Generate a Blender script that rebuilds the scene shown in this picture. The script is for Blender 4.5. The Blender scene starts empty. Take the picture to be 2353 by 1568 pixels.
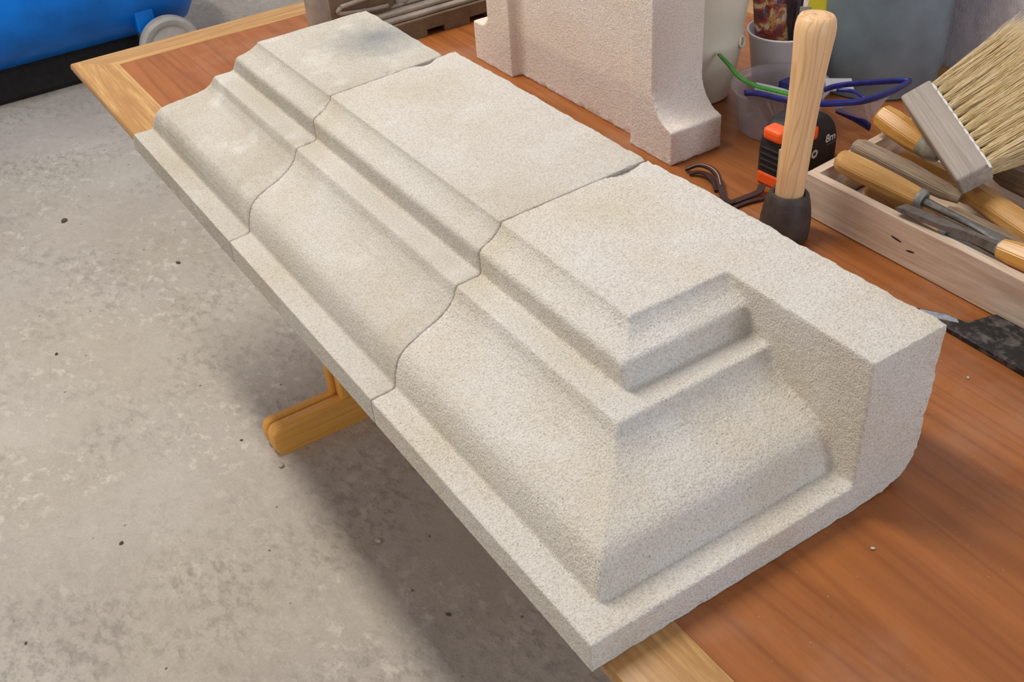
import bpy, bmesh, math, random
import numpy as np
from mathutils import Vector, Matrix, Euler, noise as mnoise

random.seed(7)
scene = bpy.context.scene
COL = scene.collection

# ------------------------------------------------------------------ camera
cam_d = bpy.data.cameras.new('camera')
cam = bpy.data.objects.new('camera', cam_d)
COL.objects.link(cam)
cam_d.sensor_fit = 'HORIZONTAL'
cam_d.sensor_width = 36.0
cam_d.lens = 36.0 * 2486.7 / 2353.0
cam_d.clip_start = 0.02
cam.location = (-0.29235, -0.41656, 0.70401)
cam.rotation_euler = Euler((0.924614, 0.064507, -0.580786), 'XYZ')
scene.camera = cam

# ------------------------------------------------------------------ light
world = bpy.data.worlds.new('workshop_ambient')
scene.world = world
world.use_nodes = True
bg = world.node_tree.nodes['Background']
bg.inputs[0].default_value = (0.90, 0.90, 1.0, 1)
bg.inputs[1].default_value = 0.40


def area(name, loc, target, sx, sy, power, col):
    d = bpy.data.lights.new(name, 'AREA')
    d.shape = 'RECTANGLE'
    d.size = sx
    d.size_y = sy
    d.energy = power
    d.color = col
    o = bpy.data.objects.new(name, d)
    COL.objects.link(o)
    o.location = loc
    z = (Vector(loc) - Vector(target)).normalized()
    y = Vector((0, 1, 0))
    x = y.cross(z).normalized()
    y = z.cross(x)
    m = Matrix((x, y, z)).transposed()
    o.rotation_euler = m.to_euler()
    return o


# ceiling tube lamps running along the bench
area('tube_lamp_over_bench', (-0.32, 1.50, 2.35), (0.0, 1.6, 0), 0.20, 1.5, 61, (1.0, 0.962, 0.885))
area('tube_lamp_far_side', (-3.7, 0.9, 1.75), (0.3, 0.8, 0), 0.25, 1.5, 20, (1.0, 0.83, 0.46))
# unseen cool fill added behind the camera to brighten the near-facing sides
area('cool_front_fill', (1.0, -2.9, 0.75), (0.6, 0.5, 0.1), 1.6, 1.9, 50, (0.78, 0.88, 1.0))

scene.view_settings.view_transform = 'Standard'
scene.view_settings.look = 'None'
scene.view_settings.gamma = 1.0
scene.view_settings.use_curve_mapping = False
scene.view_settings.exposure = 0.0


# ------------------------------------------------------------------ materials
def srgb(r, g, b):
    def f(c):
        c /= 255.0
        return c / 12.92 if c <= 0.04045 else ((c + 0.055) / 1.055) ** 2.4
    return (f(r), f(g), f(b), 1.0)


class NT:
    def __init__(self, name):
        self.m = bpy.data.materials.new(name)
        self.m.use_nodes = True
        self.t = self.m.node_tree
        self.b = self.t.nodes['Principled BSDF']
        self.out = self.t.nodes['Material Output']
        self.co = None

    def n(self, typ, **kw):
        nd = self.t.nodes.new(typ)
        for k, v in kw.items():
            setattr(nd, k, v)
        return nd

    def l(self, a, b):
        self.t.links.new(a, b)

    def coord(self, scale=(1, 1, 1), rot=(0, 0, 0), loc=(0, 0, 0)):
        if self.co is None:
            self.co = self.n('ShaderNodeTexCoord')
        mp = self.n('ShaderNodeMapping')
        mp.inputs['Scale'].default_value = scale
        mp.inputs['Rotation'].default_value = rot
        mp.inputs['Location'].default_value = loc
        self.l(self.co.outputs['Object'], mp.inputs['Vector'])
        return mp.outputs[0]

    def noise(self, scale, vec, detail=4, rough=0.55, dist=0.0):
        nd = self.n('ShaderNodeTexNoise')
        nd.inputs['Scale'].default_value = scale
        nd.inputs['Detail'].default_value = detail
        nd.inputs['Roughness'].default_value = rough
        nd.inputs['Distortion'].default_value = dist
        self.l(vec, nd.inputs['Vector'])
        return nd.outputs['Fac']

    def voro(self, scale, vec, feature='F1', rnd=1.0):
        nd = self.n('ShaderNodeTexVoronoi', feature=feature)
        nd.inputs['Scale'].default_value = scale
        nd.inputs['Randomness'].default_value = rnd
        self.l(vec, nd.inputs['Vector'])
        return nd.outputs['Distance']

    def ramp(self, fac, stops):
        nd = self.n('ShaderNodeValToRGB')
        e = nd.color_ramp.elements
        while len(e) > 1:
            e.remove(e[-1])
        e[0].position, e[0].color = stops[0][0], self._c(stops[0][1])
        for p, c in stops[1:]:
            x = e.new(p)
            x.color = self._c(c)
        self.l(fac, nd.inputs[0])
        return nd.outputs[0]

    @staticmethod
    def _c(c):
        if isinstance(c, (int, float)):
            return (c, c, c, 1)
        return c if len(c) == 4 else (*c, 1)

    def mix(self, fac, a, b, mode='MIX'):
        nd = self.n('ShaderNodeMix', data_type='RGBA', blend_type=mode)
        for sock, v in ((0, fac), (6, a), (7, b)):
            if isinstance(v, bpy.types.NodeSocket):
                self.l(v, nd.inputs[sock])
            else:
                nd.inputs[sock].default_value = v if sock == 0 else self._c(v)
        return nd.outputs[2]

    def math(self, op, a, b=0.0):
        nd = self.n('ShaderNodeMath', operation=op)
        for i, v in enumerate((a, b)):
            if isinstance(v, bpy.types.NodeSocket):
                self.l(v, nd.inputs[i])
            else:
                nd.inputs[i].default_value = v
        return nd.outputs[0]

    def bump(self, h, strength, dist, prev=None):
        nd = self.n('ShaderNodeBump')
        nd.inputs['Strength'].default_value = strength
        nd.inputs['Distance'].default_value = dist
        self.l(h, nd.inputs['Height'])
        if prev is not None:
            self.l(prev, nd.inputs['Normal'])
        return nd.outputs[0]

    def fin(self, col=None, rough=0.6, spec=0.5, normal=None, metal=0.0, coat=0.0):
        if col is not None:
            if isinstance(col, bpy.types.NodeSocket):
                self.l(col, self.b.inputs['Base Color'])
            else:
                self.b.inputs['Base Color'].default_value = self._c(col)
        if isinstance(rough, bpy.types.NodeSocket):
            self.l(rough, self.b.inputs['Roughness'])
        else:
            self.b.inputs['Roughness'].default_value = rough
        self.b.inputs['Specular IOR Level'].default_value = spec
        self.b.inputs['Metallic'].default_value = metal
        self.b.inputs['Coat Weight'].default_value = coat
        if normal is not None:
            self.l(normal, self.b.inputs['Normal'])
        return self.m


def stone_mat(name, base, warm, grain, pit, pale=0.25, stain=0.0, stain_at=None):
    t = NT(name)
    v = t.coord()
    big = t.noise(9, v, 3, 0.5)
    col = t.mix(t.ramp(big, [(0.35, 0.0), (0.68, 1.0)]), base, warm)
    if pale:
        p = t.noise(14, t.coord(loc=(3.1, 1.7, 0.4)), 3, 0.6)
        col = t.mix(t.ramp(p, [(0.55, 0.0), (0.75, pale)]), col, srgb(236, 234, 230))
    if stain:
        s = t.n('ShaderNodeVectorMath', operation='DISTANCE')
        t.l(t.co.outputs['Object'], s.inputs[0])
        s.inputs[1].default_value = stain_at
        sn = t.noise(30, v, 4, 0.6)
        d = t.math('ADD', s.outputs['Value'], t.math('MULTIPLY', t.math('SUBTRACT', sn, 0.5), 0.09))
        col = t.mix(t.ramp(d, [(0.0, stain), (0.085, 0.0)]), col, srgb(128, 132, 134))
    g = t.noise(520, v, 2, 0.7)
    col = t.mix(0.55, col, t.ramp(g, [(0.3, (0.56, 0.53, 0.48)), (0.48, 1.0), (0.72, (1.34, 1.33, 1.32))]), 'MULTIPLY')
    # small dark pores
    pn = t.voro(330, v)
    pm = t.noise(110, v, 4, 0.7)
    pf = t.math('MULTIPLY', t.ramp(pn, [(0.06, 1.0), (0.26, 0.0)]), t.ramp(pm, [(0.48, 0.0), (0.70, 1.0)]))
    col = t.mix(t.math('MULTIPLY', pf, pit), col, srgb(98, 88, 74))
    h = t.math('ADD', t.math('MULTIPLY', g, 1.0), t.math('MULTIPLY', t.noise(230, v, 3, 0.6), 0.9))
    h = t.math('SUBTRACT', h, t.math('MULTIPLY', pf, 0.8))
    nrm = t.bump(h, grain, 0.0016)
    return t.fin(col, 0.92, 0.15, nrm)


M = {}
M['stone_near'] = stone_mat('rough limestone', srgb(214, 208, 199), srgb(207, 197, 180), 0.9, 0.45, 0.25)
M['stone_mid'] = stone_mat('smooth limestone', srgb(201, 195, 186), srgb(194, 185, 170), 0.6, 0.15, 0.2)
M['stone_far'] = stone_mat('aged limestone', srgb(190, 184, 173), srgb(181, 172, 157), 0.5, 0.15, 0.35, 0.85, (0.118, -0.022, 0.166))
M['stone_ped'] = stone_mat('dressed sandstone', srgb(230, 219, 210), srgb(224, 211, 197), 0.55, 0.2, 0.0)


def wood(name, c_light, c_dark, axis='Y', scale=1.0, rough=0.5, contrast=0.6, streak=1.0, dust=0.0, coat=0.0, bumpk=0.15, ring=1.0, ring_amt=0.35):
    t = NT(name)
    s = {'X': (0.06, 1, 1), 'Y': (1, 0.06, 1), 'Z': (1, 1, 0.06)}[axis]
    s = tuple(k * scale for k in s)
    v = t.coord(scale=s)
    n1 = t.noise(28, v, 5, 0.6, 1.2)
    n2 = t.noise(170, v, 3, 0.6)
    f = t.math('ADD', t.math('MULTIPLY', n1, 0.75), t.math('MULTIPLY', n2, 0.30 * streak))
    col = t.mix(t.math('MULTIPLY', t.ramp(f, [(0.40, 0.0), (0.66, 1.0)]), contrast), c_light, c_dark)
    # growth rings: contour lines of a stretched noise give cathedral figure
    sr = {'X': (0.035, 1, 1), 'Y': (1, 0.035, 1), 'Z': (1, 1, 0.035)}[axis]
    rn = t.noise(9 * ring, t.coord(scale=tuple(k * scale for k in sr), loc=(0.7, 0.3, 0.1)), 2, 0.45, 0.2)
    sn = t.math('SINE', t.math('MULTIPLY', rn, 130.0))
    col = t.mix(t.math('MULTIPLY', t.ramp(sn, [(0.55, 0.0), (0.98, 1.0)]), ring_amt), col, c_dark)
    rr = rough
    if dust:
        d = t.noise(7, t.coord(loc=(1.3, 0.4, 0)), 6, 0.62)
        df = t.math('MULTIPLY', t.ramp(d, [(0.50, 0.0), (0.78, 1.0)]), dust)
        col = t.mix(df, col, srgb(214, 196, 182))
        sp = t.voro(70, t.coord())
        col = t.mix(t.math('MULTIPLY', t.ramp(sp, [(0.04, 1.0), (0.07, 0.0)]), dust), col, srgb(220, 205, 190))
        rr = t.math('ADD', t.math('MULTIPLY', df, 0.5), rough)
    nrm = t.bump(f, bumpk, 0.001)
    return t.fin(col, rr, 0.4, nrm, coat=coat)


M['cherry'] = wood('cherry laminate', srgb(162, 97, 46), srgb(116, 60, 25), 'Y', 1.0, 0.40, 0.55, 0.8, 0.14, bumpk=0.02, ring=0.8, ring_amt=0.28)
M['oak_y'] = wood('oak edging along', srgb(203, 162, 104), srgb(164, 116, 64), 'Y', 1.6, 0.42, 0.8, 1.5, ring_amt=0.5)
M['oak_x'] = wood('oak edging across', srgb(203, 162, 104), srgb(164, 116, 64), 'X', 1.6, 0.42, 0.8, 1.5, ring_amt=0.4)
M['oak_leg'] = wood('oak trestle', srgb(240, 180, 88), srgb(212, 146, 64), 'X', 1.2, 0.45, 0.5)
M['oak_post'] = wood('oak post', srgb(240, 180, 88), srgb(212, 146, 64), 'Z', 1.2, 0.45, 0.5)
M['box_y'] = wood('pale box wood along', srgb(230, 210, 188), srgb(188, 158, 132), 'Y', 1.5, 0.6, 0.75, 1.2)
M['box_x'] = wood('pale box wood across', srgb(230, 210, 188), srgb(188, 158, 132), 'X', 1.5, 0.6, 0.7, 1.2)
M['handle_yellow'] = wood('varnished handle', srgb(216, 162, 84), srgb(176, 118, 52), 'Z', 3.0, 0.28, 0.5, 1.0, coat=0.25)
M['handle_dull'] = wood('worn yellow handle', srgb(208, 160, 94), srgb(160, 112, 60), 'Z', 3.0, 0.45, 0.6)
M['handle_grey'] = wood('weathered handle', srgb(172, 150, 124), srgb(118, 98, 78), 'Z', 3.0, 0.65, 0.8, 1.3)
M['beech'] = wood('beech handle', srgb(244, 202, 152), srgb(198, 146, 98), 'Z', 2.0, 0.45, 0.5, 0.9, ring=1.6, ring_amt=0.45)
M['brush_block'] = wood('plaster-stained wood', srgb(176, 165, 155), srgb(132, 119, 108), 'X', 2.0, 0.75, 0.6)


def plain(name, col, rough=0.5, spec=0.5, metal=0.0, var=0.15, vs=40, bump=0.0, coat=0.0):
    t = NT(name)
    v = t.coord()
    f = t.noise(vs, v, 4, 0.6)
    dark = tuple(c * (1 - var) for c in col[:3])
    lite = tuple(min(1, c * (1 + var)) for c in col[:3])
    c = t.mix(t.ramp(f, [(0.3, 0.0), (0.7, 1.0)]), dark, lite)
    nrm = t.bump(t.noise(vs * 6, v, 3, 0.6), bump, 0.001) if bump else None
    return t.fin(c, rough, spec, nrm, metal, coat)


def metal_mat(name, col, spot, rough=0.38, amt=0.6, sc=90):
    t = NT(name)
    v = t.coord()
    f = t.noise(sc, v, 5, 0.65)
    c = t.mix(t.math('MULTIPLY', t.ramp(f, [(0.48, 0.0), (0.66, 1.0)]), amt), col, spot)
    return t.fin(c, t.math('ADD', t.math('MULTIPLY', f, 0.35), rough - 0.15), 0.5, t.bump(f, 0.25, 0.0006), 0.45)


M['steel'] = metal_mat('worn steel', srgb(120, 116, 112), srgb(70, 58, 48), 0.38)
M['ferrule'] = metal_mat('dull ferrule', srgb(150, 146, 140), srgb(110, 100, 90), 0.45)
M['ferrule_lead'] = plain('grey ferrule', srgb(140, 130, 112), 0.5, 0.5, 0.0, 0.3, 90, 0.2)
M['scraper'] = metal_mat('blackened steel', srgb(46, 44, 44), srgb(150, 142, 134), 0.5, 0.45, 75)
M['rubber'] = plain('dark iron mallet head', srgb(74, 64, 60), 0.55, 0.4, 0.2, 0.3, 60, 0.25)
M['leather'] = plain('dark brown leather', srgb(62, 38, 32), 0.6, 0.4, 0, 0.25, 80, 0.2)
M['stitch'] = plain('pale stitching', srgb(190, 150, 130), 0.7)
M['tape_black'] = plain('black rubber', srgb(38, 37, 38), 0.55, 0.4, 0, 0.3, 60, 0.1)
M['tape_orange'] = plain('orange plastic', srgb(255, 96, 34), 0.4, 0.5, 0, 0.06)
M['white_ink'] = plain('white print', srgb(222, 222, 222), 0.6, 0.3, 0, 0.05)
M['grey_ink'] = plain('grey print', srgb(120, 120, 122), 0.6, 0.3, 0, 0.05)
M['steel_blade'] = plain('pale tape blade', srgb(206, 196, 158), 0.4, 0.5, 0, 0.05)
M['blue_frame'] = plain('dusty blue plastic', srgb(34, 40, 122), 0.35, 0.5, 0, 0.4, 70)
M['green'] = plain('green plastic', srgb(72, 158, 56), 0.4, 0.5, 0, 0.25, 40)
M['cream'] = plain('cream plastic', srgb(226, 218, 196), 0.28, 0.5, 0, 0.05, 20)
M['white_plastic'] = plain('white plastic', srgb(236, 236, 238), 0.35, 0.5, 0, 0.05, 20)
M['grey_bin'] = plain('grey plastic bin', srgb(114, 128, 136), 0.33, 0.5, 0, 0.2, 14)
M['yellow'] = plain('yellow plastic', srgb(240, 222, 52), 0.45, 0.5, 0, 0.05, 30)
M['wall'] = plain('rough render', srgb(222, 218, 226), 0.9, 0.2, 0, 0.14, 60, 1.0)
M['cast'] = plain('grey cast casing', srgb(150, 138, 126), 0.5, 0.4, 0, 0.25, 25, 0.2)
M['cast_dark'] = plain('brown grey skirt', srgb(112, 94, 74), 0.6, 0.3, 0, 0.2, 40, 0.2)
M['blue_tank'] = plain('blue enamel', srgb(0, 112, 210), 0.35, 0.3, 0, 0.25, 6, 0, 0.0)
M['tyre'] = plain('pale grey tyre', srgb(176, 172, 166), 0.6, 0.3, 0, 0.1, 30)
M['hub'] = plain('dark hub', srgb(86, 82, 78), 0.6, 0.3, 0, 0.1, 30)
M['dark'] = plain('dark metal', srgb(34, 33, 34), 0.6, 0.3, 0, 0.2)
M['chip'] = plain('stone chip', srgb(196, 186, 168), 0.9, 0.1, 0, 0.2, 200)
M['chip_dark'] = plain('dark chip', srgb(104, 92, 82), 0.9, 0.1, 0, 0.2, 200)
M['bag_dark'] = plain('dark foil', srgb(60, 42, 52), 0.25, 0.6, 0, 0.5, 60)
M['paper'] = plain('grey card', srgb(176, 168, 154), 0.7, 0.2, 0, 0.15, 60)


def clear_mat(name, tint, gloss, body, body_col):
    t = NT(name)
    t.t.nodes.remove(t.b)
    tr = t.n('ShaderNodeBsdfTransparent')
    tr.inputs[0].default_value = tint
    gl = t.n('ShaderNodeBsdfGlossy')
    gl.inputs['Roughness'].default_value = 0.10
    df = t.n('ShaderNodeBsdfDiffuse')
    df.inputs[0].default_value = body_col
    lw = t.n('ShaderNodeLayerWeight')
    lw.inputs[0].default_value = 0.35
    m1 = t.n('ShaderNodeMixShader')
    t.l(t.math('ADD', t.math('MULTIPLY', lw.outputs['Facing'], body * 1.5), body * 0.5), m1.inputs[0])
    t.l(tr.outputs[0], m1.inputs[1])
    t.l(df.outputs[0], m1.inputs[2])
    m2 = t.n('ShaderNodeMixShader')
    t.l(t.math('MULTIPLY', lw.outputs['Fresnel'], gloss), m2.inputs[0])
    t.l(m1.outputs[0], m2.inputs[1])
    t.l(gl.outputs[0], m2.inputs[2])
    t.l(m2.outputs[0], t.out.inputs['Surface'])
    return t.m


M['clear'] = clear_mat('clear plastic', (0.97, 0.97, 0.98, 1), 0.35, 0.14, (0.80, 0.80, 0.84, 1))
M['lens'] = clear_mat('dusty lens', (0.93, 0.94, 0.98, 1), 0.4, 0.40, (0.66, 0.66, 0.74, 1))


def floor_mat():
    t = NT('worn concrete')
    v = t.coord()
    a = t.noise(2.2, v, 5, 0.6)
    col = t.mix(t.ramp(a, [(0.33, 0.0), (0.68, 1.0)]), srgb(180, 171, 160), srgb(200, 193, 182))
    # yellowish traffic film
    w = t.noise(1.7, t.coord(loc=(4, 9, 0)), 4, 0.55)
    col = t.mix(t.math('MULTIPLY', t.ramp(w, [(0.45, 0.0), (0.7, 1.0)]), 0.4), col, srgb(188, 176, 150))
    # scuffed dark flecks gathered in patches
    patch = t.ramp(t.noise(3.6, t.coord(loc=(2, 5, 0)), 4, 0.6), [(0.44, 0.0), (0.62, 1.0)])
    b = t.noise(48, t.coord(scale=(1, 0.62, 1), rot=(0, 0, 0.9)), 7, 0.72)
    fl = t.math('MULTIPLY', t.ramp(b, [(0.50, 0.0), (0.64, 1.0)]), t.math('ADD', t.math('MULTIPLY', patch, 0.7), 0.14))
    col = t.mix(t.math('MULTIPLY', fl, 0.55), col, srgb(132, 123, 115))
    # pale worn flakes
    c = t.noise(36, t.coord(scale=(1, 0.7, 1), rot=(0, 0, 0.6), loc=(7, 1, 0)), 7, 0.7)
    pp = t.ramp(t.noise(4.2, t.coord(loc=(11, 3, 0)), 3, 0.6), [(0.46, 0.0), (0.62, 1.0)])
    pl = t.math('MULTIPLY', t.ramp(c, [(0.50, 0.0), (0.60, 1.0)]), t.math('ADD', t.math('MULTIPLY', pp, 0.75), 0.15))
    col = t.mix(t.math('MULTIPLY', pl, 0.75), col, srgb(222, 214, 200))
    sp = t.voro(24, v)
    sm = t.noise(9, v, 3, 0.6)
    pf = t.math('MULTIPLY', t.ramp(sp, [(0.045, 1.0), (0.085, 0.0)]), t.ramp(sm, [(0.47, 0.0), (0.56, 1.0)]))
    col = t.mix(t.math('MULTIPLY', pf, 0.75), col, srgb(88, 78, 70))
    fine = t.noise(230, v, 3, 0.75)
    col = t.mix(0.35, col, t.ramp(fine, [(0.3, 0.72), (0.7, 1.22)]), 'MULTIPLY')
    h = t.math('SUBTRACT', t.math('MULTIPLY', pl, 0.6), t.math('MULTIPLY', fl, 0.8))
    n1 = t.bump(h, 0.45, 0.004)
    n1 = t.bump(fine, 0.35, 0.002, n1)
    return t.fin(col, 0.85, 0.2, n1)


M['floor'] = floor_mat()


def packet_mat():
    t = NT('printed snack packet')
    v = t.coord()
    f = t.noise(38, v, 3, 0.6, 1.0)
    col = t.ramp(f, [(0.34, srgb(58, 46, 60)), (0.42, srgb(112, 38, 34)), (0.5, srgb(150, 62, 44)), (0.56, srgb(196, 150, 70)),
                     (0.62, srgb(196, 190, 180)), (0.7, srgb(90, 84, 96))])
    return t.fin(col, 0.25, 0.6, t.bump(t.noise(60, v, 3), 0.5, 0.004), coat=0.4)


M['packet'] = packet_mat()


# ------------------------------------------------------------------ mesh helpers
def link(o, parent=None):
    COL.objects.link(o)
    if parent is not None:
        o.parent = parent
    return o


def tag(o, label, cat, group=None, kind=None):
    if label:
        o['label'] = label
    if cat:
        o['category'] = cat
    if group:
        o['group'] = group
    if kind:
        o['kind'] = kind
    return o


def empty(name, loc=(0, 0, 0), rot=(0, 0, 0)):
    o = bpy.data.objects.new(name, None)
    o.empty_display_size = 0.05
    o.location = loc
    o.rotation_euler = rot
    COL.objects.link(o)
    return o


def obj(name, bm, mat, parent=None, smooth=False, loc=None, angle=None):
    """link a bmesh as one mesh object; loc moves the origin (mesh given in world/parent space)"""
    if loc is not None:
        bmesh.ops.translate(bm, verts=bm.verts, vec=-Vector(loc))
    bmesh.ops.recalc_face_normals(bm, faces=bm.faces)
    me = bpy.data.meshes.new(name)
    bm.to_mesh(me)
    bm.free()
    me.materials.append(mat)
    if smooth or angle:
        for p in me.polygons:
            p.use_smooth = True
    if angle:
        me.set_sharp_from_angle(angle=math.radians(angle))
    o = bpy.data.objects.new(name, me)
    if loc is not None:
        o.location = loc
    return link(o, parent)


def bm_box(x0, x1, y0, y1, z0, z1, bev=0.0, seg=2, bm=None):
    b = bmesh.new()
    vs = [b.verts.new(p) for p in [(x0, y0, z0), (x1, y0, z0), (x1, y1, z0), (x0, y1, z0),
                                   (x0, y0, z1), (x1, y0, z1), (x1, y1, z1), (x0, y1, z1)]]
    for f in ((0, 3, 2, 1), (4, 5, 6, 7), (0, 1, 5, 4), (1, 2, 6, 5), (2, 3, 7, 6), (3, 0, 4, 7)):
        b.faces.new([vs[i] for i in f])
    if bev:
        bmesh.ops.bevel(b, geom=list(b.edges), offset=bev, segments=seg, profile=0.5, affect='EDGES')
    if bm is None:
        return b
    me = bpy.data.meshes.new('t')
    b.to_mesh(me)
    b.free()
    bm.from_mesh(me)
    bpy.data.meshes.remove(me)
    return bm


def bm_lathe(prof, seg=48, close=False):
    """profile [(r,z)...] around z; r=0 ends give caps"""
    b = bmesh.new()
    rings = []
    for r, z in prof:
        if r < 1e-6:
            rings.append([b.verts.new((0, 0, z))])
        else:
            rings.append([b.verts.new((r * math.cos(2 * math.pi * i / seg), r * math.sin(2 * math.pi * i / seg), z)) for i in range(seg)])
    pairs = list(zip(rings[:-1], rings[1:]))
    if close:
        pairs.append((rings[-1], rings[0]))
    for a, c in pairs:
        for i in range(seg):
            j = (i + 1) % seg
            if len(a) == 1 and len(c) == 1:
                continue
            if len(a) == 1:
                b.faces.new((a[0], c[j], c[i]))
            elif len(c) == 1:
                b.faces.new((a[i], a[j], c[0]))
            else:
                b.faces.new((a[i], a[j], c[j], c[i]))
    return b


def bm_loft(rings, caps=True, bm=None):
    b = bm or bmesh.new()
    R = [[b.verts.new(p) for p in r] for r in rings]
    n = len(R[0])
    for a, c in zip(R[:-1], R[1:]):
        for i in range(n):
            j = (i + 1) % n
            b.faces.new((a[i], a[j], c[j], c[i]))
    if caps:
        b.faces.new(list(reversed(R[0])))
        b.faces.new(R[-1])
    return b


def ring(r, z, n=8, rx=None, off=0.0):
    rx = rx or r
    return [(rx * math.cos(2 * math.pi * (i + off) / n), r * math.sin(2 * math.pi * (i + off) / n), z) for i in range(n)]


def spline(pts, n=8):
    """Catmull-Rom through points"""
    P = [Vector(p) for p in pts]
    P = [P[0] * 2 - P[1]] + P + [P[-1] * 2 - P[-2]]
    out = []
    for i in range(1, len(P) - 2):
        for k in range(n):
            t = k / n
            a, b, c, d = P[i - 1], P[i], P[i + 1], P[i + 2]
            out.append(0.5 * ((2 * b) + (c - a) * t + (2 * a - 5 * b + 4 * c - d) * t * t + (3 * b - a - 3 * c + d) * t ** 3))
    out.append(P[-2])
    return out


def bm_sweep(path, w, h, n=8, up=(0, 0, 1), power=1.0, bm=None):
    """sweep an ellipse (n>=6) or a box (n=4) of half width w, half height h along a path"""
    path = [Vector(p) for p in path]
    rings = []
    N = len(path)
    for i, p in enumerate(path):
        t = (path[min(i + 1, N - 1)] - path[max(i - 1, 0)]).normalized()
        u = Vector(up)
        s = t.cross(u).normalized()
        u = s.cross(t).normalized()
        ww = w[i] if isinstance(w, (list, tuple)) else w
        hh = h[i] if isinstance(h, (list, tuple)) else h
        r = []
        for k in range(n):
            a = 2 * math.pi * (k + 0.5) / n
            ca, sa = math.cos(a), math.sin(a)
            if n == 4:
                ca, sa = math.copysign(1, ca), math.copysign(1, sa)
            r.append(p + s * (ww * ca) + u * (hh * sa))
        rings.append(r)
    return bm_loft(rings, True, bm)


def axis_frame(p, q):
    """matrix with local +z from p to q, origin p"""
    z = (Vector(q) - Vector(p)).normalized()
    up = Vector((0, 0, 1)) if abs(z.z) < 0.95 else Vector((1, 0, 0))
    x = up.cross(z).normalized()
    y = z.cross(x)
    m = Matrix((x, y, z)).transposed().to_4x4()
    m.translation = Vector(p)
    return m


def remesh(bm, voxel, smooth_it, disp=None, name='tmp'):
    """weld a closed solid into an even fine mesh with softened arrises, then roughen it"""
    bmesh.ops.recalc_face_normals(bm, faces=bm.faces)
    bmesh.ops.triangulate(bm, faces=bm.faces)
    me = bpy.data.meshes.new(name)
    bm.to_mesh(me)
    bm.free()
    o = bpy.data.objects.new(name, me)
    COL.objects.link(o)
    md = o.modifiers.new('r', 'REMESH')
    md.mode = 'VOXEL'
    md.voxel_size = voxel
    sm = o.modifiers.new('s', 'SMOOTH')
    sm.iterations = smooth_it
    sm.factor = 0.5
    dg = bpy.context.evaluated_depsgraph_get()
    m2 = bpy.data.meshes.new_from_object(o.evaluated_get(dg))
    bpy.data.objects.remove(o)
    bpy.data.meshes.remove(me)
    if disp:
        n = len(m2.vertices)
        co = np.empty(n * 3, np.float32)
        no = np.empty(n * 3, np.float32)
        m2.vertices.foreach_get('co', co)
        m2.vertices.foreach_get('normal', no)
        co = co.reshape(-1, 3)
        no = no.reshape(-1, 3)
        d = np.array([disp(c) for c in co.tolist()], np.float32)
        co += no * d[:, None]
        co[:, 2] = np.maximum(co[:, 2], .0003)
        m2.vertices.foreach_set('co', co.ravel())
    for p in m2.polygons:
        p.use_smooth = True
    m2.update()
    return m2


def mesh_obj(name, me, mat, loc, parent=None):
    me.transform(Matrix.Translation(-Vector(loc)))
    me.materials.clear()
    me.materials.append(mat)
    o = bpy.data.objects.new(name, me)
    o.location = loc
    return link(o, parent)


# ------------------------------------------------------------------ setting
FZ = -0.75
b = bm_box(-4.6, 6.5, -3.0, 4.6, FZ - 0.05, FZ)
tag(obj('floor', b, M['floor']), 'worn pale concrete workshop floor', None, kind='structure')
b = bm_box(1.105, 1.25, -3.0, 1.75, FZ, 1.9)
tag(obj('wall_right', b, M['wall']), 'rough grey rendered wall behind the bench', None, kind='structure')
b = bm_box(-4.6, 6.5, 4.6, 4.72, FZ, 1.9)
tag(obj('wall_back', b, M['wall']), 'rough grey wall at the far end of the workshop', None, kind='structure')

# ------------------------------------------------------------------ work table
tb = tag(empty('work_table', (0.59, 0.6, FZ)), 'oak-edged trestle table with cherry laminate top', 'table')
TX0, TX1, TY0, TY1 = 0.012, 1.100, -0.62, 1.552
BW = 0.070


def tpart(name, bm, mat, **k):
    bmesh.ops.translate(bm, verts=bm.verts, vec=(-0.59, -0.6, -FZ))
    return obj(name, bm, mat, tb, **k)


tpart('top_panel', bm_box(TX0 + BW, TX1 - BW, TY0 + BW, TY1 - BW, -0.024, 0.0), M['cherry'])


def edge_strip(p0, p1, inward, mat):
    """mitred edging with rounded outer nose; p0->p1 runs along the outer edge"""
    p0, p1, n = Vector(p0), Vector(p1), Vector(inward)
    d = (p1 - p0).normalized()
    prof = [(BW - 0.0004, 0.0002), (0.006, 0.0002), (0.0025, -0.001), (0.0005, -0.004), (0.0, -0.010), (0.003, -0.018), (0.009, -0.026),
            (0.011, -0.0285), (0.013, -0.0285), (0.015, -0.036), (BW - 0.0004, -0.036)]
    rings = []
    for base, s in ((p0, 1), (p1, -1)):
        rings.append([base + n * o + d * (s * o) + Vector((0, 0, z)) for o, z in prof])
    return tpart('edge_strip', bm_loft(rings), mat, angle=35)


edge_strip((TX0, TY0, 0), (TX0, TY1, 0), (1, 0, 0), M['oak_y'])
edge_strip((TX0, TY1, 0), (TX1, TY1, 0), (0, -1, 0), M['oak_x'])
edge_strip((TX1, TY1, 0), (TX1, TY0, 0), (-1, 0, 0), M['oak_y'])
edge_strip((TX1, TY0, 0), (TX0, TY0, 0), (0, 1, 0), M['oak_x'])


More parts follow.
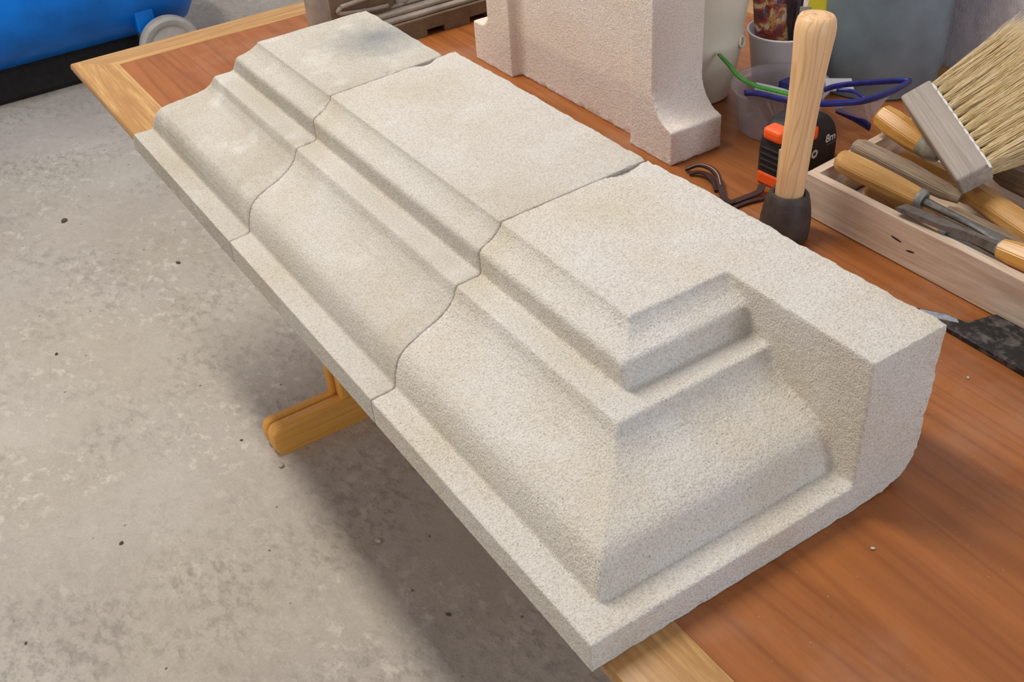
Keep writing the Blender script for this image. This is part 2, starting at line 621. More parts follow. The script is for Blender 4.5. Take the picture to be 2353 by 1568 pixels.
def trestle(y0):
    def foot_board(ya, yb, h, xa):
        xe = 1.04

        def outline(i):
            r = 0.020
            pts = [(xa + 0.010 + i, FZ), (xa + i, FZ + 0.022)]
            for k in range(0, 7):
                a_ = math.pi - k * math.pi / 12
                pts.append((xa + r + (r - i) * math.cos(a_), FZ + h - r + (r - i) * math.sin(a_)))
            pts += [(xe - r, FZ + h - i), (xe - i, FZ + h - r), (xe - i, FZ)]
            return pts
        return bm_loft([[(x, y, z) for x, z in outline(i)] for y, i in ((ya, .005), (ya + .0015, .002), (ya + .005, 0), (yb - .005, 0), (yb - .0015, .002), (yb, .005))])
    tpart('foot_board', foot_board(y0, y0 + 0.032, 0.066, 0.106), M['oak_leg'], angle=40)
    tpart('foot_board', foot_board(y0 + 0.0345, y0 + 0.057, 0.066, 0.105), M['oak_leg'], angle=40)
    for xa in (0.264, 0.72):
        tpart('post', bm_box(xa, xa + 0.10, y0 + 0.006, y0 + 0.032, FZ + 0.064, -0.036, 0.004), M['oak_post'])
        tpart('post', bm_box(xa - 0.010, xa + 0.10, y0 + 0.0345, y0 + 0.055, FZ + 0.064, -0.036, 0.004), M['oak_post'])


trestle(1.216)
trestle(-0.36)

# ------------------------------------------------------------------ moulded stones
PROF = [(0, 0), (0, .032), (.028, .032), (.0292, .043), (.0315, .052), (.0345, .060), (.0378, .066), (.0425, .0708), (.050, .0755), (.064, .081),
        (.075, .0845), (.086, .0890), (.097, .0960), (.1055, .1045), (.111, .117), (.139, .1175), (.139, .1425), (.1415, .1460), (.149, .1487),
        (.1565, .1518), (.1625, .1568), (.1665, .1615), (.168, .166)]
# the hand-carved bed of the far block is a little fuller at its cut end
PROF_FAR = [(0, 0), (0, .032), (.028, .032), (.0285, .044), (.0288, .055), (.0296, .064), (.0318, .071), (.0365, .0775), (.046, .0818), (.062, .0845),
            (.076, .0865), (.090, .0890), (.102, .0935), (.1085, .1020), (.112, .117), (.139, .1175), (.139, .1425), (.1415, .1460), (.149, .1487),
            (.1565, .1518), (.1625, .1568), (.1665, .1615), (.168, .166)]
ZT = .166


def nz(c, s, o=0.0):
    return mnoise.noise((c[0] * s + o, c[1] * s - o, c[2] * s + 2 * o))


# near stone with the return moulding (mitred at 45 degrees)
X1, X2 = .278, .362
Yf = lambda x: .360 + .047 * x
b = bmesh.new()
V = lambda *p: b.verts.new(p)
N = len(PROF)
F = [V(d, Yf(d), z) for d, z in PROF]
Mi = [V(d, d, z) for d, z in PROF]
E_ = [V(X1, d, z) for d, z in PROF]
for k in range(N - 1):
    b.faces.new((F[k], F[k + 1], Mi[k + 1], Mi[k]))
    b.faces.new((Mi[k], Mi[k + 1], E_[k + 1], E_[k]))
T = V(X1, 0, ZT)
out = [(X2, ZT), (.3625, .140), (.3605, .096), (.357, .040), (.352, .020), (.341, .007), (.318, .0015), (.300, 0)]
On = [V(x, 0, z) for x, z in out]
Of = [V(x - .004, Yf(x), z) for x, z in out]
b.faces.new((F[-1], Mi[-1], E_[-1], T, On[0], Of[0]))
b.faces.new(E_[1:] + [T])
b.faces.new([E_[0], E_[1], T] + On)
for k in range(len(out) - 1):
    b.faces.new((On[k], On[k + 1], Of[k + 1], Of[k]))
b.faces.new(F + Of)
b.faces.new((F[0], Mi[0], E_[0], On[-1], Of[-1]))


def rough3(c):
    x, y, z = c
    d = nz(c, 330) * .00022 + nz(c, 120, 3) * .00028
    if x > X1 - .004 or (y < .004 and z < .030):
        d += nz(c, 210, 5) * .0003
    if x > X2 - .018:
        d += nz(c, 45, 9) * .0022 * min(1, (x - X2 + .018) / .014) + nz(c, 110, 4) * .0008
    if y < .003 and z < .006:
        d += nz(c, 70, 2) * .0012
    if y > Yf(x) - .012 and x > .30 and z > .12:
        d += min(0, nz(c, 40, 1)) * .004 - .001
    return d


me = remesh(b, .0019, 2, rough3)
tag(mesh_obj('moulded_stone', me, M['stone_near'], (.18, .19, 0)), 'nearest cream limestone block with moulding returning around its end and a raised uncut corner', 'stone block', 'moulded limestone blocks')


def straight_stone(ynear, yfar, xr, disp, name, mat, label, loc, voxel=.0021, outl=None, far=None):
    b = bmesh.new()
    out = outl or [(xr, ZT), (xr + .001, .10), (xr - .004, .03), (xr - .02, .004), (xr - .05, 0)]
    prof = PROF + out
    A = [b.verts.new((x, ynear(x, z), z)) for x, z in prof]
    B = [b.verts.new((x, yfar(x, z), z)) for x, z in (far or PROF) + out]
    n = len(prof)
    for i in range(n):
        j = (i + 1) % n
        b.faces.new((A[i], A[j], B[j], B[i]))
    b.faces.new(A)
    b.faces.new(B)
    me = remesh(b, voxel, 2, disp)
    return tag(mesh_obj(name, me, mat, loc), label, 'stone block', 'moulded limestone blocks')


def rough2(c):
    x, y, z = c
    d = nz(c, 300, 1) * .00015 + nz(c, 110, 7) * .0002
    if x > .338:
        d += nz(c, 40, 9) * .0012 + nz(c, 120, 9) * .0005
    if x > .26 and z > .14 and y < .3835:
        d += min(0, nz(c, 60, 3)) * .003
    if y > .735 and x > .27 and z > .14:
        d += min(0, nz(c, 45, 5) - .05) * .004
    return d


straight_stone(lambda x, z: .360 + .047 * x + .0005, lambda x, z: .736 + .09 * x, .355, rough2, 'moulded_stone', M['stone_mid'],
               'middle cream limestone block of the row, plain flat top and straight moulding', (.18, .56, 0))


def rough1(c):
    x, y, z = c
    d = nz(c, 300, 2) * .00012 + nz(c, 90, 8) * .0003
    if y < .745 + .09 * x and z > .14 and x > .17:
        d += min(0, nz(c, 60, 6) + .1) * .006 * min(1, (x - .17) / .1)
    if x > .325:
        d += nz(c, 45, 9) * .0012
    return d


straight_stone(lambda x, z: .736 + .09 * x + .0006, lambda x, z: 1.147 - z + max(0, x - .17) * .03, .338, rough1, 'moulded_stone', M['stone_far'],
               'farthest cream limestone block with dark smudge on top and slanting cut end', (.18, .9, 0), far=PROF_FAR)

# ------------------------------------------------------------------ standing pedestal stone
HP = .36
yz = [(.583, 0), (.583, .050), (.588, .0505), (.598, .053), (.608, .060), (.616, .069), (.6225, .080), (.6255, .093), (.626, .11), (.626, HP),
      (1.040, HP), (1.040, .078), (1.046, .070), (1.054, .066), (1.085, .064), (1.085, 0)]
plan = [(.567, None)]
b = bmesh.new()
ys = [p[0] for p in yz]
# front face carries a sunk panel between two pilasters: build as union of three prisms
def prism(ylo, yhi, x0, x1):
    bb = bmesh.new()
    pts = []
    for (y, z) in yz:
        pts.append((y, z))
    # clip polygon to ylo<=y<=yhi
    def clip(poly, lim, keep):
        res = []
        for i in range(len(poly)):
            a, c = poly[i], poly[(i + 1) % len(poly)]
            ia, ic = keep(a[0]), keep(c[0])
            if ia:
                res.append(a)
            if ia != ic:
                t = (lim - a[0]) / (c[0] - a[0])
                res.append((lim, a[1] + t * (c[1] - a[1])))
        return res
    pts = clip(pts, ylo, lambda y: y >= ylo - 1e-9)
    pts = clip(pts, yhi, lambda y: y <= yhi + 1e-9)
    bm_loft([[(x, y, z) for y, z in pts] for x in (x0, x1)], True, bb)
    return bb


def joinbm(bms):
    r = bmesh.new()
    for q in bms:
        bmesh.ops.recalc_face_normals(q, faces=q.faces)
        m_ = bpy.data.meshes.new('t')
        q.to_mesh(m_)
        q.free()
        r.from_mesh(m_)
        bpy.data.meshes.remove(m_)
    return r


b = joinbm([prism(0.0, 2.0, .584, .655), prism(0.0, .672, .567, .60), prism(.974, 2.0, .567, .60)])
me = remesh(b, .003, 2, lambda c: nz(c, 260) * .00018 + nz(c, 90, 2) * .0002 + (nz(c, 60, 5) * .002 if c[2] < .006 else 0))
tag(mesh_obj('pedestal_stone', me, M['stone_ped'], (.61, .83, 0)), 'upright pinkish sandstone pedestal with coved foot and sunk panel', 'stone pedestal')

# ------------------------------------------------------------------ mallet
ma = tag(empty('mallet', (.5545, .362, .0026), (0, math.radians(4.2), 0)), 'round stonemason mallet standing on its dark head with beech handle up', 'mallet')
obj('mallet_head', bm_lathe([(0, 0), (.027, 0), (.0293, .003), (.0300, .012), (.0297, .024), (.0280, .038), (.0252, .050), (.0234, .056), (.0215, .0585), (.0185, .0575), (.0175, .052), (0, .052)], 48), M['rubber'], ma, angle=50)
obj('handle', bm_lathe([(0, .050), (.0165, .050), (.0168, .075), (.0170, .11), (.0174, .15), (.0182, .185), (.0195, .212), (.0210, .234), (.0221, .248), (.0219, .256), (.0205, .2630), (.0180, .2668), (.0148, .2676), (.0142, .2668), (.0136, .2676), (.0040, .2680), (.0030, .2668), (0, .2664)], 48), M['beech'], ma, angle=60)

# ------------------------------------------------------------------ tool box
BX = tag(empty('tool_box', (.73, .13, 0)), 'long open box of pale planks holding chisels', 'box')


def bpart(name, bm, mat):
    bmesh.ops.translate(bm, verts=bm.verts, vec=(-.73, -.13, 0))
    return obj(name, bm, mat, BX)


BH = .0565
bpart('side_board', bm_box(.612, .6245, -.17, .3885, 0.001, BH, .0008), M['box_y'])
bpart('side_board', bm_box(.846, .858, -.17, .412, 0.001, BH, .0008), M['box_y'])
e = bm_box(0, .236, -.012, 0, 0.001, BH, .0008)
bmesh.ops.rotate(e, verts=e.verts, cent=(0, 0, 0), matrix=Matrix.Rotation(math.radians(5.5), 3, 'Z'))
bmesh.ops.translate(e, verts=e.verts, vec=(.6240, .3888, 0))
bpart('end_board', e, M['box_x'])
bpart('end_board', bm_box(.6245, .846, -.17, -.158, 0.001, BH, .0008), M['box_x'])
bpart('base_board', bm_box(.6245, .846, -.158, .376, 0.001, .007), M['box_y'])
# two knots / scorch marks on the front plank
for (y, z, w, h, a) in ((.245, .031, .016, .0024, .1), (.224, .0245, .012, .0022, -.2)):
    k = bm_lathe([(0, 0), (1, 0)], 14)
    bmesh.ops.scale(k, verts=k.verts, vec=(w / 2, h / 2, 1))
    bmesh.ops.rotate(k, verts=k.verts, cent=(0, 0, 0), matrix=Matrix.Rotation(a, 3, 'Z') )
    bmesh.ops.rotate(k, verts=k.verts, cent=(0, 0, 0), matrix=Matrix.Rotation(math.pi / 2, 3, 'X'))
    bmesh.ops.rotate(k, verts=k.verts, cent=(0, 0, 0), matrix=Matrix.Rotation(math.pi / 2, 3, 'Z'))
    bmesh.ops.translate(k, verts=k.verts, vec=(.6117, y, z))
    bpart('knot', k, M['leather'])


# ------------------------------------------------------------------ chisels
def chisel(p, q, prof, mat, label, ferrule=None, blade=None, fmat=None, roll=0.0, group='carving chisels in the tool box', cat='chisel', name='chisel'):
    """p butt of the handle, q its front end; prof [(t, radius)] octagonal"""
    p, q = Vector(p), Vector(q)
    L = (q - p).length
    o = empty(name, p)
    o.rotation_euler = (axis_frame(p, q) @ Matrix.Rotation(roll, 4, 'Z')).to_euler()
    tag(o, label, cat, group)
    rings = [ring(r, t * L, 8, off=.5) for t, r in prof]
    hb = bm_loft(rings)
    bmesh.ops.bevel(hb, geom=[e for e in hb.edges if abs(e.verts[0].co.z - e.verts[1].co.z) > 1e-4], offset=.0011, segments=2, affect='EDGES')
    obj('handle', hb, mat, o, angle=32)
    if ferrule:
        r0, r1, ln = ferrule
        obj('ferrule', bm_lathe([(0, L - .002), (r0, L - .002), (r0, L + ln * .5), (r1, L + ln), (r1 * .8, L + ln), (r1 * .7, L + ln * .8), (0, L + ln * .8)], 28), fmat or M['ferrule'], o, angle=40)
    if blade:
        kind, ln = blade
        z0 = L + (ferrule[2] if ferrule else 0) * .7
        if kind == 'gouge':
            path = [(0, 0, z0 + ln * t) for t in (0, .15, .4, .6, .75, .9, 1)]
            w = [.0058, .0050, .0045, .0050, .0062, .0066, .0060]
            h = [.0058, .0050, .0042, .0038, .0030, .0022, .0010]
        else:
            path = [(0, 0, z0 + ln * t) for t in (0, .1, .38, .48, .53, .965, 1)]
            w = [.0055, .0048, .0045, .0075, .0088, .0086, .0086]
            h = [.0055, .0048, .0040, .0030, .0028, .0026, .0010]
        obj('blade', bm_sweep(path, w, h, 10 if kind == 'gouge' else 4, up=(0, 1, 0)), M['steel'], o, angle=30)
    return o


HANDLE = [(0, .006), (.012, .0105), (.04, .0135), (.10, .0152), (.35, .0158), (.7, .0148), (.93, .0132), (1, .0124)]
chisel((.6475, .3725, .0695), (.6655, .262, .0555), HANDLE, M['handle_dull'], 'gouge with worn yellow octagonal handle, nearest the front plank of the tool box', (.0128, .0105, .006), ('gouge', .112), roll=.2)
chisel((.640, .052, .066), (.633, .131, .0655), [(0, .013), (.3, .0150), (.8, .0140), (1, .0115)], M['handle_yellow'], 'flat chisel with dark steel blade lying across the front plank of the tool box', (.0085, .0065, .004), ('flat', .122), roll=.15)
chisel((.688, .386, .0690), (.724, .250, .040), [(0, .005), (.02, .0095), (.08, .0128), (.5, .0140), (.85, .0110), (1, .0070)], M['handle_grey'], 'grey weathered handle with pointed end, second from the front plank in the tool box', name='chisel')
chisel((.7520, .404, .0840), (.7530, .334, .0680), [(0, .007), (.02, .0120), (.07, .0155), (.3, .0175), (.8, .0165), (1, .0142)], M['handle_yellow'], 'glossy yellow octagonal handle with grey ferrule partly under the brush', (.0138, .0085, .026), None, M['ferrule_lead'])
chisel((.751, .268, .040), (.708, .098, .040), [(0, .008), (.03, .0125), (.1, .0155), (.5, .0165), (.9, .015), (1, .013)], M['handle_dull'], 'yellow wooden handle running out of view below the brush', (.0125, .010, .006), ('gouge', .10))
chisel((.7085, .256, .024), (.705, .095, .024), [(0, .006), (.02, .0105), (.08, .0130), (.5, .0135), (1, .0115)], M['handle_grey'], 'slim grey wooden handle beneath the gouge blade in the tool box', (.0115, .009, .006), ('gouge', .08))
chisel((.803, .262, .046), (.792, .110, .046), [(0, .008), (.03, .013), (.1, .0155), (.5, .016), (1, .013)], M['handle_grey'], 'dark grey wooden handle against the rear plank at the frame edge', (.0125, .010, .006), ('flat', .09))
chisel((.690, .352, .0235), (.672, .225, .0235), HANDLE, M['handle_dull'], 'yellow handle at the bottom of the tool box below the gouge', (.0128, .0105, .006), ('flat', .10))
chisel((.776, .380, .0235), (.775, .262, .0235), HANDLE, M['handle_yellow'], 'yellow handle at the bottom of the tool box below the brush', (.0128, .0105, .006), ('gouge', .10))
chisel((.642, .33, .0225), (.643, .16, .0225), [(0, .008), (.03, .012), (.5, .0135), (1, .011)], M['handle_grey'], 'grey wooden handle on the box floor along the front plank', (.011, .009, .006), ('gouge', .09))

# ------------------------------------------------------------------ wall brush
a = Vector((.744, .372, .122))
bb_ = Vector((.687, .226, .077))
Ld = (bb_ - a).normalized()
u = Vector((.743, -.444, .501)).normalized()
u = (u - Ld * u.dot(Ld)).normalized()
w_ = Ld.cross(u).normalized()
if w_.z > 0:
    w_ = -w_
LB, WB, TB = .151, .0385, .032
br = empty('plaster_brush', a)
frame = Matrix((Ld, u, -w_)).transposed()      # local x along block, y towards bristles, z out of the upper face
if frame.determinant() < 0:
    frame = Matrix((Ld, u, w_)).transposed()
ZS = 1 if (frame @ Vector((0, 0, 1))).z > 0 else -1
br.rotation_euler = frame.to_euler()
tag(br, 'wide plaster brush with grey wooden block and pale bristles lying over the tool box', 'brush')
z0, z1 = (-TB, 0) if ZS > 0 else (0, TB)
blk = bm_box(0, LB, 0, WB, z0, z1, .0035, 3)
obj('brush_block', blk, M['brush_block'], br, angle=40)


def bristle_mat():
    t = NT('dusty pale bristle')
    v = t.coord(scale=(1, .12, 1))
    f = t.noise(420, v, 3, 0.7)
    col = t.ramp(f, [(0.3, srgb(216, 188, 136)), (0.5, srgb(242, 222, 178)), (0.7, srgb(252, 244, 224))])
    return t.fin(col, 0.6, 0.3)


M['bristle'] = bristle_mat()
M['plaster'] = plain('white plaster crust', srgb(226, 224, 222), .9, .1, 0, .1, 200, .6)
rb = random.Random(3)
COLS, ROWS = 11, 4
for r_ in range(ROWS):
    for c_ in range(COLS):
        cx = LB * (c_ + .6) / (COLS + .2)
        cz = (-.006 - r_ * (TB - .012) / (ROWS - 1)) * ZS
        bmt = bmesh.new()
        for _ in range(190 if r_ < 2 else 80):
            aa, rr = rb.random() * 6.283, math.sqrt(rb.random())
            ox, oz = .0046 * rr * math.cos(aa), .0042 * rr * math.sin(aa)
            ln = .115 + rb.uniform(-.012, .012)
            sx = ox * 1.6 + (cx / LB - .5) * .012 + rb.gauss(0, .0035)
            sz = oz * 1.8 + ((1.2 - r_) * .006 + .002) * ZS + rb.gauss(0, .003)
            cvx, cvz = rb.gauss(0, .002), rb.gauss(0, .002)
            pts = []
            for k in range(5):
                t = k / 4
                pts.append((cx + ox + sx * t ** 1.3 + cvx * math.sin(t * 3.1), WB - .002 + ln * t, cz + oz + sz * t ** 1.3 + cvz * math.sin(t * 4)))
            wr = .00026
            bm_sweep(pts, [wr, wr, wr, wr * .9, wr * .4], [wr, wr, wr, wr * .9, wr * .4], 3, up=(0, 0, 1), bm=bmt)
        obj('bristle_tuft', bmt, M['bristle'], br)
        if r_ == 0:
            cb = bmesh.new()
            bmesh.ops.create_icosphere(cb, subdivisions=2, radius=1)
            for v in cb.verts:
                v.co *= 1 + .3 * mnoise.noise(v.co * 1.7 + Vector((c_, r_, 0)))
            bmesh.ops.scale(cb, verts=cb.verts, vec=(.0075, .0019, .0014))
            bmesh.ops.translate(cb, verts=cb.verts, vec=(cx + LB / (COLS + .2) * .5, WB - .0008, (-.0015) * ZS))
            obj('plaster_crust', cb, M['plaster'], br, smooth=True)

# ------------------------------------------------------------------ tape measure
tm = tag(empty('tape_measure', (.629, .440, 0), (0, 0, math.radians(4))), 'black and orange tape measure marked 8m between mallet and tool box', 'tape measure')


def dshape(L, H, off=0.0):
    """side outline of a tape measure: square lower left nose, domed right top"""
    pts = [(off, off), (off, H * .52)]
    for k in range(1, 7):
        a_ = math.pi - k * math.pi / 12
        pts.append((off + H * .36 + (H * .36) * math.cos(a_), H * .55 + (H * .45 - off) * math.sin(a_)))
    for k in range(0, 11):
        a_ = math.pi / 2 - k * math.pi / 20
        pts.append((L * .55 + (L * .45 - off) * math.cos(a_), H * .38 + (H * .62 - off) * math.sin(a_)))
    pts += [(L - off, off)]
    return pts


TL, TH, TT = .106, .087, .046
body = bm_loft([[(x, y, z) for x, z in dshape(TL, TH, o_)] for y, o_ in ((0.0, .006), (.003, .0015), (.007, 0), (TT - .007, 0), (TT - .003, .0015), (TT, .006))])
obj('casing', body, M['tape_black'], tm, angle=40)
# orange lower nose, brake button and band
obj('nose', bm_box(-.0015, .020, .004, TT - .004, .0005, .018, .003), M['tape_orange'], tm)
obj('brake_button', bm_box(-.004, .020, .006, TT - .009, .064, .082, .006, 3), M['tape_orange'], tm)
arc = [(TL * .55 + (TL * .45 + .0006) * math.cos(t), TT - .010, TH * .38 + (TH * .62 + .0006) * math.sin(t)) for t in [k * .1 for k in range(2, 11)]]
obj('band', bm_sweep(arc, .006, .0012, 4, up=(0, 1, 0)), M['tape_orange'], tm)
obj('brake_button', bm_box(.034, .060, -.0022, .003, .056, .074, .004, 3), M['tape_orange'], tm)
for k in range(4):
    obj('rib', bm_box(-.0012, .003, .006, TT - .006, .024 + k * .0085, .0275 + k * .0085, .001), M['tape_black'], tm)
obj('tape_end', bm_box(-.0035, .002, .002, .0075, .016, .060, .0006), M['steel_blade'], tm)


def text_mesh(name, body_, size, mat, parent, m, extrude=.0002):
    cu = bpy.data.curves.new(name, 'FONT')
    cu.body = body_
    cu.size = size
    cu.extrude = extrude
    cu.offset = size * .018
    cu.align_x = 'LEFT'
    o = bpy.data.objects.new(name, cu)
    COL.objects.link(o)
    dg = bpy.context.evaluated_depsgraph_get()
    me_ = bpy.data.meshes.new_from_object(o.evaluated_get(dg))
    bpy.data.objects.remove(o)
    bpy.data.curves.remove(cu)
    me_.transform(m)
    me_.materials.clear()
    me_.materials.append(mat)
    return link(bpy.data.objects.new(name, me_), parent)


RX = Matrix.Rotation(math.pi / 2, 4, 'X')
text_mesh('lettering', '8m', .0155, M['white_ink'], tm, Matrix.Translation((.077, -.0006, .043)) @ RX)
obj('print_line', bm_box(.081, .099, -.0005, .0004, .0385, .0395), M['grey_ink'], tm)
# round emblem under the number
em = bm_lathe([(.0028, 0), (.0060, 0), (.0060, .0004), (.0028, .0004)], 24, close=True)
bmesh.ops.rotate(em, verts=em.verts, cent=(0, 0, 0), matrix=Matrix.Rotation(math.pi / 2, 3, 'X'))
bmesh.ops.translate(em, verts=em.verts, vec=(.058, -.0003, .034))
obj('emblem', em, M['white_ink'], tm)

# ------------------------------------------------------------------ clear tub and what lies in it
tu = tag(empty('clear_tub', (.755, .577, 0)), 'round clear plastic tub with flared rim behind the tape measure', 'tub')
outer = [(0, .0005), (.050, .0005), (.055, .004), (.058, .03), (.061, .058), (.063, .062), (.068, .064), (.0690, .066)]
prof = outer + [(.0680, .0672), (.0625, .0634), (.0600, .0590), (.0570, .031), (.0540, .005), (.0490, .0017), (0, .0017)]
obj('tub_wall', bm_lathe(prof, 56), M['clear'], tu, smooth=True)
tab = bm_box(.060, .096, -.020, .020, .0640, .0660, .0009, 2)
bmesh.ops.rotate(tab, verts=tab.verts, cent=(0, 0, 0), matrix=Matrix.Rotation(math.radians(-42), 3, 'Z'))
obj('lift_tab', tab, M['lens'], tu)
st = bm_sweep([(.748, .618, .050), (.757, .606, .048), (.790, .555, .040)], .0085, .0060, 12)
tag(obj('white_crayon', st, M['white_plastic'], loc=(.757, .606, .03), angle=40), 'white wax crayon lying slanted in the clear tub', 'crayon')
bk = bm_box(-.011, .011, -.016, .016, .0, .055, .003)
bmesh.ops.translate(bk, verts=bk.verts, vec=(.785, .585, .003))
tag(obj('blue_marker_cap', bk, M['blue_frame'], loc=(.785, .585, .003)), 'small blue block standing in the clear tub', 'block')

# green strip draped over the tub
gp = spline([(.7215, .668, .0905), (.713, .637, .0865), (.703, .604, .082), (.706, .577, .078), (.717, .555, .0755), (.724, .534, .0755), (.735, .515, .074)], 6)
nn = len(gp)
tag(obj('green_strap', bm_sweep(gp, [.0022 + .0022 * min(1, i / nn * 1.6) for i in range(nn)], .0012, 4), M['green'], loc=(.714, .58, .07), angle=30), 'thin bright green plastic strap curling over the clear tub rim', 'strap')

# ------------------------------------------------------------------ safety glasses
sg = tag(empty('safety_glasses', (.75, .49, .07)), 'dusty blue-framed safety glasses lying across tub and tape measure', 'glasses')


def gpart(name, bm, mat, **k):
    bmesh.ops.translate(bm, verts=bm.verts, vec=(-.75, -.49, -.07))
    return obj(name, bm, mat, sg, **k)


gpart('brow_bar', bm_sweep(spline([(.677, .566, .080), (.683, .545, .084), (.686, .504, .089), (.699, .465, .0935)], 6), .0026, .0042, 8), M['blue_frame'], smooth=True)
gpart('temple_arm', bm_sweep(spline([(.699, .465, .0935), (.715, .450, .0935), (.751, .429, .0935), (.798, .425, .0935), (.842, .434, .0915)], 6), .0026, .0046, 8), M['blue_frame'], smooth=True)
gpart('temple_arm', bm_sweep(spline([(.842, .434, .0915), (.833, .448, .090), (.796, .484, .085), (.778, .501, .081), (.763, .506, .079)], 6), .0022, .0040, 8), M['blue_frame'], smooth=True)
gpart('nose_bridge', bm_sweep(spline([(.772, .493, .080), (.778, .471, .084), (.760, .436, .0915)], 5), .002, .0025, 8), M['blue_frame'], smooth=True)
gpart('lower_arm', bm_sweep(spline([(.775, .492, .052), (.777, .464, .050), (.774, .433, .048)], 5), .002, .0060, 8), M['blue_frame'], smooth=True)
lb = bmesh.new()
top = spline([(.677, .566, .078), (.681, .552, .081), (.684, .525, .084), (.687, .500, .087)], 5)
bot = spline([(.690, .556, .052), (.692, .540, .045), (.694, .515, .046), (.695, .500, .050)], 5)
for off in (0,):
    A_ = [lb.verts.new(p) for p in top]
    B_ = [lb.verts.new(p) for p in bot]
    for i in range(len(A_) - 1):
        lb.faces.new((A_[i], A_[i + 1], B_[i + 1], B_[i]))
bmesh.ops.solidify(lb, geom=lb.faces[:], thickness=.0012)
gpart('lens', lb, M['lens'], smooth=True)
lb = bmesh.new()
lb.faces.new([lb.verts.new(p) for p in ((.722, .446, .0905), (.751, .430, .0905), (.798, .4255, .0905), (.778, .440, .052), (.776, .466, .051), (.768, .492, .053))])
bmesh.ops.solidify(lb, geom=lb.faces[:], thickness=.0012)
gpart('lens', lb, M['lens'])

# ------------------------------------------------------------------ cream canister, cup, bin
cn = tag(empty('cream_canister', (.744, .738, 0)), 'glossy cream plastic canister half hidden behind the sandstone pedestal', 'canister')
obj('canister_body', bm_lathe([(0, 0), (.044, 0), (.049, .004), (.053, .016), (.066, .084), (.0675, .091), (.0670, .095), (.0655, .105), (.068, .125), (.073, .16), (.080, .26), (0, .26)], 56), M['cream'], cn, angle=28)
tr = bm_lathe([(.0075 + .0022 * math.cos(k * .785), .0022 * math.sin(k * .785)) for k in range(8)], 20, close=True)
bmesh.ops.rotate(tr, verts=tr.verts, cent=(0, 0, 0), matrix=Matrix.Rotation(math.radians(80), 3, 'X'))
bmesh.ops.rotate(tr, verts=tr.verts, cent=(0, 0, 0), matrix=Matrix.Rotation(math.radians(20), 3, 'Z'))
bmesh.ops.translate(tr, verts=tr.verts, vec=(.028, -.0625, .0930))
obj('lug', tr, M['cream'], cn, smooth=True)

cp = tag(empty('white_cup', (.838, .660, 0)), 'white plastic cup holding packets beside the clear tub', 'cup')
obj('cup_wall', bm_lathe([(0, 0), (.036, 0), (.038, .004), (.0495, .096), (.0520, .0975), (.0522, .0995), (.0500, .1003), (.0485, .0985), (.0365, .006), (0, .005)], 56), M['white_plastic'], cp, angle=60)


def pillow(w, h, d, seg=14):
    bmp = bmesh.new()
    for s in (1, -1):
        g = [[None] * (seg + 1) for _ in range(seg + 1)]
        for i in range(seg + 1):
            for j in range(seg + 1):
                x, z = (i / seg - .5), (j / seg - .5)
                bul = max(0, (1 - (2 * x) ** 2)) ** .6 * max(0, (1 - (2 * z) ** 2)) ** .6
                y = s * d * bul * (1 + .35 * mnoise.noise((x * 5, z * 5, s * 3)))
                g[i][j] = bmp.verts.new((x * w, y, z * h + h / 2))
        for i in range(seg):
            for j in range(seg):
                bmp.faces.new((g[i][j], g[i + 1][j], g[i + 1][j + 1], g[i][j + 1]))
    bmesh.ops.remove_doubles(bmp, verts=bmp.verts, dist=1e-5)
    return bmp


p1 = tag(obj('snack_packet', pillow(.048, .150, .009), M['packet'], smooth=True), 'crinkled printed red and yellow packet standing in the white cup', 'packet')
p1.location, p1.rotation_euler = (.830, .664, .020), (math.radians(-4), math.radians(-6), math.radians(-32))
p2 = tag(obj('foil_packet', pillow(.030, .140, .005), M['bag_dark'], smooth=True), 'dark purple foil packet standing in the white cup behind the mallet', 'packet')
p2.location, p2.rotation_euler = (.849, .664, .022), (math.radians(-3), math.radians(3), math.radians(-38))
p3 = tag(obj('card_strip', bm_box(-.008, .008, -.0008, .0008, 0, .12, .0004), M['paper']), 'grey card strip standing in the cup between two packets', 'card')
p3.location, p3.rotation_euler = (.846, .637, .014), (math.radians(-2), math.radians(3), math.radians(-40))

ys_b = Vector((.850, .653, .014))
ys_t = Vector((.8845, .6325, .150))
yb = bmesh.new()
yr = []
for t_, w_y in ((0, .005), (.55, .006), (.70, .010), (.80, .0155), (1.0, .0175)):
    c_ = ys_b.lerp(ys_t, t_)
    sd, th = Vector((.83, -.55, 0)) * w_y, Vector((.55, .83, 0)) * .0014
    yr.append([c_ - sd - th, c_ + sd - th, c_ + sd + th, c_ - sd + th])
tag(obj('yellow_scraper', bm_loft(yr, True, yb), M['yellow'], loc=tuple(ys_b)), 'bright yellow plastic scraper standing in the white cup behind the mallet handle', 'scraper')

gb = tag(empty('grey_bin', (.985, .612, 0)), 'large dark grey plastic bin against the wall behind the brush', 'bin')
obj('bin_wall', bm_lathe([(0, 0), (.090, 0), (.0935, .003), (.0945, .024), (.0975, .029), (.0985, .10), (.1010, .26), (.105, .262), (.105, .272), (.099, .272), (.0960, .12), (.092, .012), (0, .010)], 72), M['grey_bin'], gb, angle=35)

